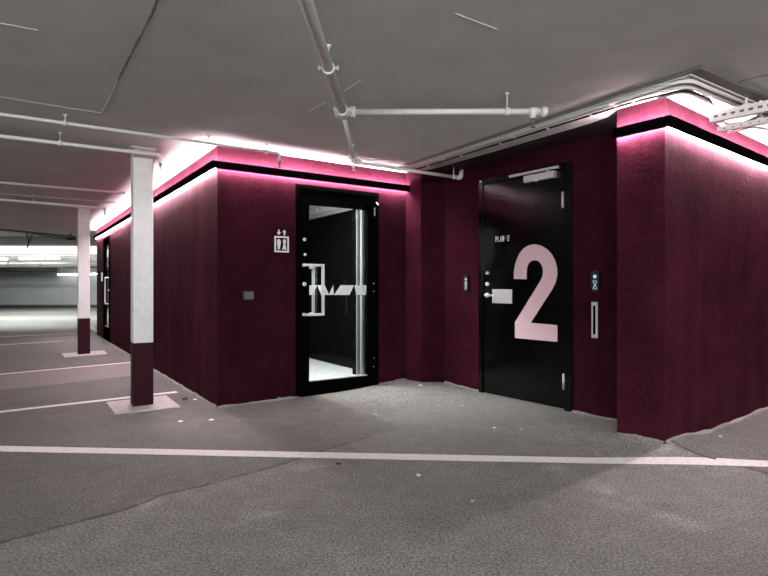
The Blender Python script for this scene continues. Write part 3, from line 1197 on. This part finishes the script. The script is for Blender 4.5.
def reader(u, v0, v1, hw, label, dim):
    s, z1 = FD.px(u, v0)
    z0 = FD.px(u, v1)[1]
    t = thing('access_reader', label, 'access reader', FD.p(s, z0, 0), 'black access readers beside the numbered door')
    b = bm_new()
    pts = []
    for k in range(9):
        a = math.pi * k / 8
        pts.append((s + hw * math.cos(a), z1 - hw + hw * math.sin(a)))
    for k in range(9):
        a = math.pi + math.pi * k / 8
        pts.append((s + hw * math.cos(a), z0 + hw + hw * math.sin(a)))
    fprism(b, FD, pts, 0, 0.022)
    obj('housing', b, 'black_plastic', t)
    b = bm_new()
    zm = (z0 + z1) / 2
    disc(b, FD, s, zm + (z1 - z0) * 0.22, 0.0215, 0.0235, hw * 0.42, 14)
    if dim:
        fbox(b, FD, s - hw * 0.3, s + hw * 0.3, zm + 0.0, zm + 0.012, 0.0215, 0.0235)
    obj('indicator', b, 'dim_led' if dim else 'blue_led', t)
    b = bm_new()
    zk = zm - (z1 - z0) * 0.17
    q = hw * 0.5
    for sg in (-1, 1):
        fprism(b, FD, [(s - q, zk - sg * 0.024), (s - q + 0.006, zk - sg * 0.024), (s + q, zk + sg * 0.024), (s + q - 0.006, zk + sg * 0.024)], 0.0215, 0.0235 + 0.0004 * sg)
    fbox(b, FD, s - q, s + q, zk - 0.034, zk - 0.029, 0.0215, 0.0235)
    fbox(b, FD, s - q, s + q, zk + 0.029, zk + 0.034, 0.0215, 0.0235)
    obj('keypad_symbol', b, 'dim_led' if dim else 'blue_led', t)


reader(467.3, 274.5, 291.5, 0.033, 'slim black access reader with dim display left of the numbered door', True)
reader(596.3, 270.5, 292.0, 0.037, 'slim black access reader lit blue, right of the numbered door', False)
s0, z1 = FD.px(592.2, 301.8)
s1, _ = FD.px(598.2, 301.8)
z0 = FD.px(592.2, 337.6)[1]
t = thing('key_depot', 'tall narrow steel plate with black slot under the blue reader', 'wall plate', FD.p((s0 + s1) / 2, z0, 0))
bm = bm_new()
fbox(bm, FD, s0, s1, z0, z1, 0, 0.014, 0.003)
obj('plate', bm, 'satin', t)
bm = bm_new()
fbox(bm, FD, s0 + 0.016, s1 - 0.016, z0 + 0.03, z1 - 0.03, 0.012, 0.0155)
obj('slot', bm, 'black_matt', t)


# ------------------------------------------------------------------ sprinkler pipes
def clamp_ring(parent, p, direction, r, name='clamp', mat='pipe', rod_to=None, lugs=True):
    b = bm_new()
    dd = Vector(direction).normalized()
    tube(b, [p - dd * 0.013, p + dd * 0.013], r + 0.006, 16)
    side = dd.cross(Z)
    side = side.normalized() if side.length > 0.1 else Vector((1, 0, 0))
    if lugs:
        for sg in (-1, 1):
            tube(b, [p + side * sg * (r + 0.002), p + side * sg * (r + 0.026)], 0.007, 8)
            tube(b, [p + side * sg * (r + 0.02) - Z * 0.014, p + side * sg * (r + 0.02) + Z * 0.014], 0.004, 8)
    if rod_to is not None:
        tube(b, [p + Z * r, Vector((p.x, p.y, rod_to))], 0.005, 8)
        tube(b, [Vector((p.x, p.y, rod_to - 0.012)), Vector((p.x, p.y, rod_to))], [0.009, 0.016], 10)
    return obj(name, b, mat, parent)


def sprinkler_head(parent, p, mat='pipe_grey'):
    b = bm_new()
    tube(b, [p, p - Z * 0.02, p - Z * 0.035], [0.012, 0.012, 0.007], 10)
    tube(b, [p - Z * 0.035, p - Z * 0.055], 0.004, 8)
    tube(b, [p - Z * 0.052, p - Z * 0.057], 0.017, 12)
    return obj('sprinkler_head', b, mat, parent)


ZP = 2.21
tee = at_height(343.2, 112.0, ZP)
mstart = at_height(305.5, 0.0, ZP)
mdir = (tee - mstart).normalized()
main0 = mstart - mdir * 2.6
elb = at_height(353.5, 162.0, ZP)
br_end = at_height(546, 111.5, ZP)
hdir = (elb - tee).normalized()
FDp = dA
k_end = elb + dA * 1.27
t = thing('sprinkler_pipe', 'pale main sprinkler pipe with tee, branch and elbow under the ceiling', 'pipe', (tee.x, tee.y, ZP))
bm = bm_new()
tube(bm, [main0, tee + mdir * 0.02], 0.0285, 18)
obj('main_pipe', bm, 'pipe', t)
bm = bm_new()
tube(bm, [tee, br_end], 0.019, 16)
o = obj('branch_pipe', bm, 'pipe', t)
bdir = (br_end - tee).normalized()
bm = bm_new()
tube(bm, [tee - mdir * 0.05, tee - mdir * 0.03, tee + mdir * 0.045, tee + mdir * 0.06], [0.034, 0.037, 0.037, 0.03], 18)
tube(bm, [tee, tee + bdir * 0.075], 0.031, 16)
tube(bm, [tee + bdir * 0.052, tee + bdir * 0.08], 0.036, 16)
for ph in (-1, 1):
    side = mdir.cross(Z)
    tube(bm, [tee - mdir * 0.04 + side * 0.05 * ph - Z * 0.02, tee - mdir * 0.04 + side * 0.05 * ph + Z * 0.02], 0.007, 8)
    tube(bm, [tee + mdir * 0.05 + side * 0.05 * ph - Z * 0.02, tee + mdir * 0.05 + side * 0.05 * ph + Z * 0.02], 0.007, 8)
    tube(bm, [tee - mdir * 0.04 + side * 0.02 * ph, tee - mdir * 0.04 + side * 0.055 * ph], 0.010, 8)
    tube(bm, [tee + mdir * 0.05 + side * 0.02 * ph, tee + mdir * 0.05 + side * 0.055 * ph], 0.010, 8)
obj('tee_joint', bm, 'pipe', t)
bm = bm_new()
tube(bm, [tee, elb], 0.0165, 14)
obj('thin_pipe', bm, 'pipe', t)
bm = bm_new()
tube(bm, [elb - hdir * 0.09, elb - hdir * 0.03], 0.024, 14)
tube(bm, round_path([elb - hdir * 0.06, elb, elb + dA * 0.06], 0.04), 0.023, 14)
tube(bm, [elb + dA * 0.03, elb + dA * 0.055], 0.028, 14)
obj('elbow', bm, 'pipe', t)
bm = bm_new()
tube(bm, [elb, k_end], 0.0165, 14)
obj('cross_pipe', bm, 'pipe', t)
# S bend up to the recess wall
e1 = k_end + Z * 0.07
s_end = e1 + dA * 0.10
bm = bm_new()
tube(bm, round_path([k_end - dA * 0.03, k_end + dA * 0.03, k_end + dA * 0.03 + Z * 0.075, k_end + dA * 0.12 + Z * 0.075], 0.03), 0.022, 14)
tube(bm, [k_end + dA * 0.09 + Z * 0.075, k_end + dA * 0.16 + Z * 0.072], 0.014, 12)
obj('offset_bend', bm, 'pipe', t)
pos = at_height(329.5, 68, ZP)
clamp_ring(t, mstart + mdir * (pos - mstart).dot(mdir), mdir, 0.0285, rod_to=CEIL)
clamp_ring(t, elb - hdir * 0.16, hdir, 0.0165, rod_to=CEIL)
clamp_ring(t, k_end - dA * 0.07, dA, 0.0165, rod_to=CEIL, lugs=False)
pos = at_height(507, 111.5, ZP)
clamp_ring(t, pos, bdir, 0.019, rod_to=CEIL, lugs=False)
# end fittings of the branch with a pendent sprinkler
bm = bm_new()
q1 = at_height(533, 111.5, ZP)
tube(bm, [q1 - bdir * 0.025, q1 + bdir * 0.025], 0.026, 14)
tube(bm, [q1, q1 - Z * 0.045], 0.02, 12)
tube(bm, [br_end - bdir * 0.03, br_end + bdir * 0.008], 0.028, 14)
tube(bm, [br_end - bdir * 0.015 + Z * 0.03, br_end - bdir * 0.015 - Z * 0.036], 0.012, 10)
obj('end_fitting', bm, 'pipe', t)
sprinkler_head(t, q1 - Z * 0.045)
sprinkler_head(t, elb - Z * 0.02, 'pipe')


def branch_line(px0, px1, z, r, label, hang=(), head=None, ext=4.0, mat='pipe'):
    a, b2 = at_height(*px0, z), at_height(*px1, z)
    dd = (b2 - a).normalized()
    t = thing('sprinkler_pipe', label, 'pipe', (a.x, a.y, z), 'thin sprinkler pipes at left')
    b = bm_new()
    if head == 'drop':
        pts = round_path([a - dd * ext, b2, b2 - Z * 0.07], 0.03)
    else:
        pts = [a - dd * ext, b2]
    tube(b, pts, r, 12)
    obj('pipe_run', b, mat, t)
    for h in hang:
        L = (b2 - a)
        # place by picture column along the run
        k = None
        for i in range(400):
            p = a - dd * 0.5 + dd * ((L.length + 0.5) * i / 399)
            if U0 + FPX * p.x / p.y >= h:
                k = p
                break
        if k is not None:
            clamp_ring(t, k, dd, r, 'hanger', mat, rod_to=CEIL, lugs=False)
    if head == 'drop':
        sprinkler_head(t, b2 - Z * 0.07)
    elif head == 'up':
        b = bm_new()
        tube(b, [b2 - dd * 0.03, b2 + dd * 0.01], r + 0.006, 12)
        obj('end_cap', b, mat, t)
    return t


branch_line((0, 114.0), (279.6, 153.2), 2.265, 0.0125, 'upper white sprinkler pipe at left, running past the wall corner', (65, 208, 266), 'drop')
branch_line((0, 136.0), (160.5, 155.2), 2.24, 0.0155, 'thick white sprinkler pipe passing the head of the nearer post', (60,), 'drop')
branch_line((0, 182.5), (124, 193.0), 2.265, 0.014, 'thin white pipe above the farther post, topmost of three', (), 'up')
branch_line((0, 193.5), (124, 203.2), 2.29, 0.011, 'faint thin pipe above the farther post, middle of three', (), 'up')
branch_line((0, 199.5), (105, 208.4), 2.22, 0.017, 'thin white pipe ending at a drop beside the farther post head', (33,), 'drop')
branch_line((0, 229.5), (70, 236.5), 2.24, 0.025, 'grey pipe under the ceiling at far left', (), 'up', mat='pipe_grey')

# hanging loose cable at the far left and the little black box on the pipe
bm = bm_new()
ca = [at_height(u, v, z) for u, v, z in ((16, 230, 2.30), (24, 233, 2.22), (28, 238, 2.17), (27.5, 246, 2.05), (28.5, 248, 2.02))]
Yc = 12.4


def at_depth(u, v, Y):
    return Vector(((u - U0) / FPX * Y, Y, EYE + (V0 - v) * Y / FPX))


tube(bm, [at_depth(u, v, Yc) for u, v in ((10, 231), (17, 229.8), (26, 232), (28, 238), (28.5, 243), (27, 248))], 0.014, 8)
tube(bm, [at_depth(u, v, Yc + 0.1) for u, v in ((33, 232.5), (31, 238), (28.5, 244), (27.5, 247))], 0.012, 8)
tube(bm, [at_depth(u, v, Yc) for u, v in ((-6, 227), (10, 230), (26, 232), (45, 236), (70, 239))], 0.012, 8)
tag(obj('hanging_cable', bm, 'cable_black', None, at_depth(28, 248, Yc)), 'dark loose cable dangling from the ceiling at far left', 'cable')
bm = bm_new()
c_ = at_depth(72, 238.5, 12.6)
wbox(bm, c_.x - 0.07, c_.x + 0.07, 12.5, 12.65, c_.z - 0.05, c_.z + 0.05, 0.01)
wbox(bm, c_.x - 0.01, c_.x + 0.01, 12.55, 12.57, c_.z, CEIL)
tag(obj('junction_box', bm, 'black_plastic', None, c_), 'small black box under the ceiling left of the farther post', 'junction box')

# ------------------------------------------------------------------ trunking, conduits and cables along the recess
w_off = dA
corner = at_height(692, 73.0, 2.30)
leg = (at_height(400, 168.5, 2.30) - corner).normalized()
start = corner - Vector((0, 0, 0))
far_leg = corner + leg * 2.98
right_end = corner + dA * 1.35


def run(offset, z, r, label, mat, name='conduit', bend=0.12, cut=0.0, group='conduits along the recess ceiling', clamps=(), right=True, seg=10):
    a = far_leg + dA * offset - leg * 0.0
    c = corner + dA * offset + leg * offset
    e = right_end + leg * offset - dA * cut
    for p in (a, c, e):
        p.z = z
    pts = round_path([a, c, e], bend, 10) if right else [a, c]
    t = thing(name, label, 'conduit', (c.x, c.y, z), group)
    b = bm_new()
    tube(b, pts, r, seg)
    obj('conduit_run', b, mat, t)
    for k in clamps:
        p = c + leg * k
        q = bm_new()
        tube(q, [p - leg * 0.01, p + leg * 0.01], r + 0.004, 12)
        tube(q, [p + Z * r, Vector((p.x, p.y, CEIL))], 0.005, 8)
        obj('clip', q, 'galv_white', t)
    return t


# flat grey trunking, bent at the corner
t = thing('cable_trunking', 'flat grey cable trunking bent along the ceiling at upper right', 'trunking', (corner.x, corner.y, 2.30))
bm = bm_new()
nl = dA
pathT = ([far_leg + dA * 0.0, corner, right_end], [dA * 1.0, leg])


def plate(bm, o0, o1, q0, q1, z0, z1):
    rows = []
    for off, q in ((o0, q0), (o1, q1)):
        rows.append([far_leg + dA * off, corner + dA * off + leg * q, right_end + leg * q])
    vs = [[(bm.verts.new((p.x, p.y, z0)), bm.verts.new((p.x, p.y, z1))) for p in r] for r in rows]
    for i in range(2):
        a, b2 = vs[0][i], vs[0][i + 1]
        c, d2_ = vs[1][i], vs[1][i + 1]
        bm.faces.new((a[0], b2[0], d2_[0], c[0]))
        bm.faces.new((a[1], b2[1], d2_[1], c[1]))
        bm.faces.new((a[0], b2[0], b2[1], a[1]))
        bm.faces.new((c[0], d2_[0], d2_[1], c[1]))
    for i in (0, 2):
        bm.faces.new((vs[0][i][0], vs[1][i][0], vs[1][i][1], vs[0][i][1]))


plate(bm, 0.0, 0.036, -0.05, 0.036, 2.308, CEIL)
obj('trunk', bm, 'pipe_grey', t)
bm = bm_new()
plate(bm, 0.024, 0.034, 0.02, 0.032, 2.302, 2.308)
obj('lid_edge', bm, 'pipe', t)
run(0.056, 2.298, 0.011, 'white conduit nearest the grey trunking, first of the bundle', 'galv_white', clamps=(0.5, 1.4, 2.3))
run(0.076, 2.300, 0.006, 'thin dark cable between the two thick pale conduits of the bundle', 'cable_black', clamps=())  # dark tube added as the shadow between the conduits
run(0.098, 2.296, 0.012, 'thicker pale conduit, second pale one from the trunking', 'pipe', clamps=(0.45, 1.35, 2.25))
run(0.119, 2.298, 0.007, 'thin grey conduit between the thick pale one and the black cable', 'pipe_grey', bend=0.2)
run(0.141, 2.290, 0.007, 'black cable clipped along the inner side of the conduit bundle', 'cable_black', 'black_cable', bend=0.42, cut=0.85, clamps=(0.3, 0.62, 1.0, 1.5, 2.0, 2.5))
run(0.160, 2.296, 0.007, 'thin white cable beside the black cable, innermost of the bundle', 'cable_white', 'white_cable', bend=0.45, cut=0.82)
# bundle of short cables at the bend
for k, (o1, o2) in enumerate(((0.06, 0.20), (0.085, 0.26), (0.11, 0.32))):
    b = bm_new()
    c = corner + dA * o1 + leg * o1
    pts = round_path([c + leg * 0.16, c + dA * 0.02 - Z * 0.02, c + dA * (0.3 + 0.1 * k) + leg * 0.02, c + dA * (0.5 + 0.08 * k) + leg * 0.14], 0.1, 6)
    for p in pts:
        p.z = 2.262 - 0.004 * k
    tube(b, pts, 0.006, 8)
    tag(obj('loose_cable', b, 'post_wine' if k == 1 else 'cable_white', None, c), ('pale loose cable at the bend of the conduits, outermost', 'reddish loose cable between the two pale ones at the conduit bend', 'pale loose cable at the bend of the conduits, innermost')[k], 'cable', 'loose cables at the conduit bend')


def perforated(p0, p1, h, dep, label, group, hole=0.026, pitch=0.05):
    """slotted steel channel: rails and webs around real slots"""
    F = Frame(p0, p1 - p0)
    L = (p1 - p0).length
    z0 = p0.z
    t = thing('strut_channel', label, 'steel channel', p0, group)
    b = bm_new()
    fbox(b, F, 0, L, z0, z0 + h * 0.38, -0.003, 0)
    fbox(b, F, 0, L, z0 + h * 0.62, z0 + h, -0.003, 0)
    s = 0.0
    while s < L:
        fbox(b, F, s, min(s + pitch - hole, L), z0 + h * 0.38, z0 + h * 0.62, -0.003, 0)
        s += pitch
    fbox(b, F, 0, L, z0 + h - 0.003, z0 + h, -dep, -0.003)
    fbox(b, F, 0, L, z0, z0 + 0.003, -dep, -0.003)
    obj('channel', b, 'galv_white', t)
    b = bm_new()
    fbox(b, F, 0.004, L - 0.004, z0 + 0.006, z0 + h - 0.006, -0.014, -0.011)
    obj('slot_shade', b, 'pipe_grey', t)  # dark plate added behind the slots for the shade inside the channel
    b = bm_new()
    b.free()
    for k in (0.25, 0.75):
        b = bm_new()
        tube(b, [F.p(L * k, z0 + h * 0.5, -dep / 2), F.p(L * k, CEIL, -dep / 2)], 0.008, 8)
        fbox(b, F, L * k - 0.02, L * k + 0.02, z0 + h, z0 + h + 0.006, -dep, 0)
        obj('hanger_rod', b, 'galv_white', t)
    return t, F, L


sa = at_height(709.5, 122.5, 2.19)
sb_ = at_height(768, 110.5, 2.19)
dd = (sb_ - sa).normalized()
perforated(sa, sb_ + dd * 0.5, 0.068, 0.04, 'white perforated channel end sticking out above the right light profile', 'perforated channels above the corner block')
sa2 = at_height(717, 132.0, 2.15)
perforated(sa2, sa2 + dd * 1.0, 0.034, 0.04, 'lower white channel behind the perforated one at the right edge', 'perforated channels above the corner block', hole=0.012)
sa3 = at_height(730, 133, 2.20)
b = bm_new()
pts = [at_depth(u, v, Y) for u, v, Y in ((716, 120, 3.95), (728, 126, 3.9), (745, 124, 3.85), (760, 118, 3.8), (790, 108, 3.7))]
tube(b, pts, 0.022, 12)
tag(obj('ribbed_hose', b, 'pipe_grey', None, pts[0]), 'grey cable hose above the wide face of the corner block', 'hose')
b = bm_new()
pts = [at_depth(u, v, Y) for u, v, Y in ((728, 132, 3.9), (742, 130, 3.86), (752, 127, 3.82), (766, 129, 3.8), (790, 136, 3.8))]
tube(b, pts, 0.008, 10)
tag(obj('loose_cable', b, 'cable_white', None, pts[0]), 'white cable looping below the grey hose at right', 'cable')

# ------------------------------------------------------------------ far left: lamps, duct, pipe runs
def batten(u0, u1, v, Y, label, drop=0.0):
    a, b2 = at_depth(u0, v, Y), at_depth(u1, v, Y)
    t = thing('fluorescent_lamp', label, 'ceiling lamp', ((a.x + b2.x) / 2, Y, a.z), 'fluorescent lamps in the far bays')
    b = bm_new()
    wbox(b, a.x, b2.x, Y - 0.05, Y + 0.05, a.z + 0.025, a.z + 0.075, 0.006)
    if drop:
        for k in (0.2, 0.8):
            x = a.x + (b2.x - a.x) * k
            tube(b, [(x, Y, a.z + 0.07), (x, Y, CEIL + 0.02)], 0.008, 8)
    obj('housing', b, 'white', t)
    b = bm_new()
    tube(b, [(a.x + 0.02, Y, a.z), (b2.x - 0.02, Y, a.z)], 0.03, 12)
    obj('tube', b, 'tube', t)
    return t


batten(19, 60, 258.7, 20.2, 'glowing fluorescent lamp hung in front of the third beam at far left', 1)
batten(-44, 8, 259.3, 20.2, 'fluorescent lamp at the left picture edge, beside the glowing one', 1)
batten(57.5, 79, 274.5, 25.7, 'glowing lamp low on the far wall left of the farther post', 1)
batten(86, 108, 274.0, 25.7, 'glowing lamp on the far wall between farther post and burgundy wall', 1)
bm = bm_new()
a, b2 = at_depth(-60, 269.8, 24.3), at_depth(57, 269.8, 24.3)
tube(bm, [a, b2], 0.09, 16)
t = thing('ventilation_duct', 'dark round duct along the top of the far grey wall', 'duct', b2)
obj('duct_run', bm, 'duct', t)
for k in (0.15, 0.5, 0.85):
    bm = bm_new()
    p = a.lerp(b2, k)
    tube(bm, [p, Vector((p.x, p.y, CEIL + 0.02))], 0.02, 8)
    obj('hanger', bm, 'duct', t)
for v, Y, r, mat, lab in ((255.8, 18.5, 0.035, 'pipe_grey', 'grey pipe under the bright second beam'), (263.5, 20.6, 0.05, 'pipe', 'pale pipe crossing the face of the third beam'), (267.2, 20.5, 0.03, 'duct', 'thin dark pipe along the foot of the third beam')):
    b = bm_new()
    tube(b, [at_depth(-60, v, Y), at_depth(112, v - 0.4, Y)], r, 12)
    for k in (8, 40, 90):
        p = at_depth(k, v, Y)
        tube(b, [p, Vector((p.x, p.y, CEIL + 0.02))], 0.012, 8)
    tag(obj('service_pipe', b, mat, None, at_depth(60, v, Y)), lab, 'pipe', 'service pipes in the far bays')

# ------------------------------------------------------------------ litter on the floor
def crumb(u, v, size, mat, name, label, cat, group=None, flat=0.5, seed=0):
    p = at_floor(u, v)
    p.z = ground(p.x, p.y)
    b = bm_new()
    bmesh.ops.create_icosphere(b, subdivisions=2, radius=size)
    rnd = random.Random(seed + int(u * 7))
    for vv in b.verts:
        n = noise.noise(vv.co * (2.2 / size) + Vector((seed, u, v)))
        vv.co *= 1 + 0.45 * n
        vv.co.z *= flat
    zmin = min(vv.co.z for vv in b.verts)
    bmesh.ops.translate(b, verts=b.verts, vec=p - Z * zmin)
    tag(obj(name, b, mat, None, p), label, cat, group)


crumb(278.5, 399.5, 0.026, 'blue_foil', 'candy_wrapper', 'small crumpled blue wrapper at the wall foot left of the glass door', 'litter', seed=3)
crumb(472.5, 501.5, 0.013, 'leaf', 'dry_leaf', 'tiny yellowish dry leaf on the floor in front of the white line', 'leaf', flat=0.25)
crumb(338.5, 464.2, 0.017, 'oil', 'rubber_scrap', 'small black scrap just below the white line', 'litter', flat=0.3)
crumb(185.0, 399.6, 0.03, 'oil', 'rubber_scrap', 'dark scrap between the nearer post pad and the wall', 'litter', flat=0.35)
crumb(211.5, 420.0, 0.022, 'paper', 'paper_scrap', 'flat white scrap in front of the lift block corner', 'litter', flat=0.12)
crumb(180.5, 421.5, 0.02, 'paper', 'paper_scrap', 'flat white scrap right below the nearer post pad', 'litter', flat=0.12)
crumb(195.0, 400.0, 0.018, 'paper', 'paper_scrap', 'white scrap at the foot of the side wall beside the dark scrap', 'litter', flat=0.3)
crumb(420.5, 390.2, 0.02, 'pebble', 'stone', 'pale stone in front of the pilaster foot', 'stone', flat=0.6)
crumb(374.5, 416.0, 0.018, 'pebble', 'stone', 'pale stone on the concrete between glass door and white line', 'stone', flat=0.5)
crumb(462.5, 407.2, 0.013, 'pebble', 'stone', 'small pale stone in front of the frame foot of the numbered door', 'stone', flat=0.5)
crumb(494.5, 428.0, 0.016, 'paper', 'paper_scrap', 'small flat white scrap in front of the numbered door', 'litter', flat=0.15)
crumb(521.0, 430.0, 0.009, 'pebble', 'stone', 'tiny white stone in front of the numbered door', 'stone', flat=0.7)
crumb(720.5, 439.5, 0.012, 'pebble', 'stone', 'small white stone beside the wide face of the corner block', 'stone', flat=0.6)
crumb(418.5, 476.0, 0.014, 'pebble', 'stone', 'pale grit piece just below the white line, middle of the floor', 'stone', flat=0.4)
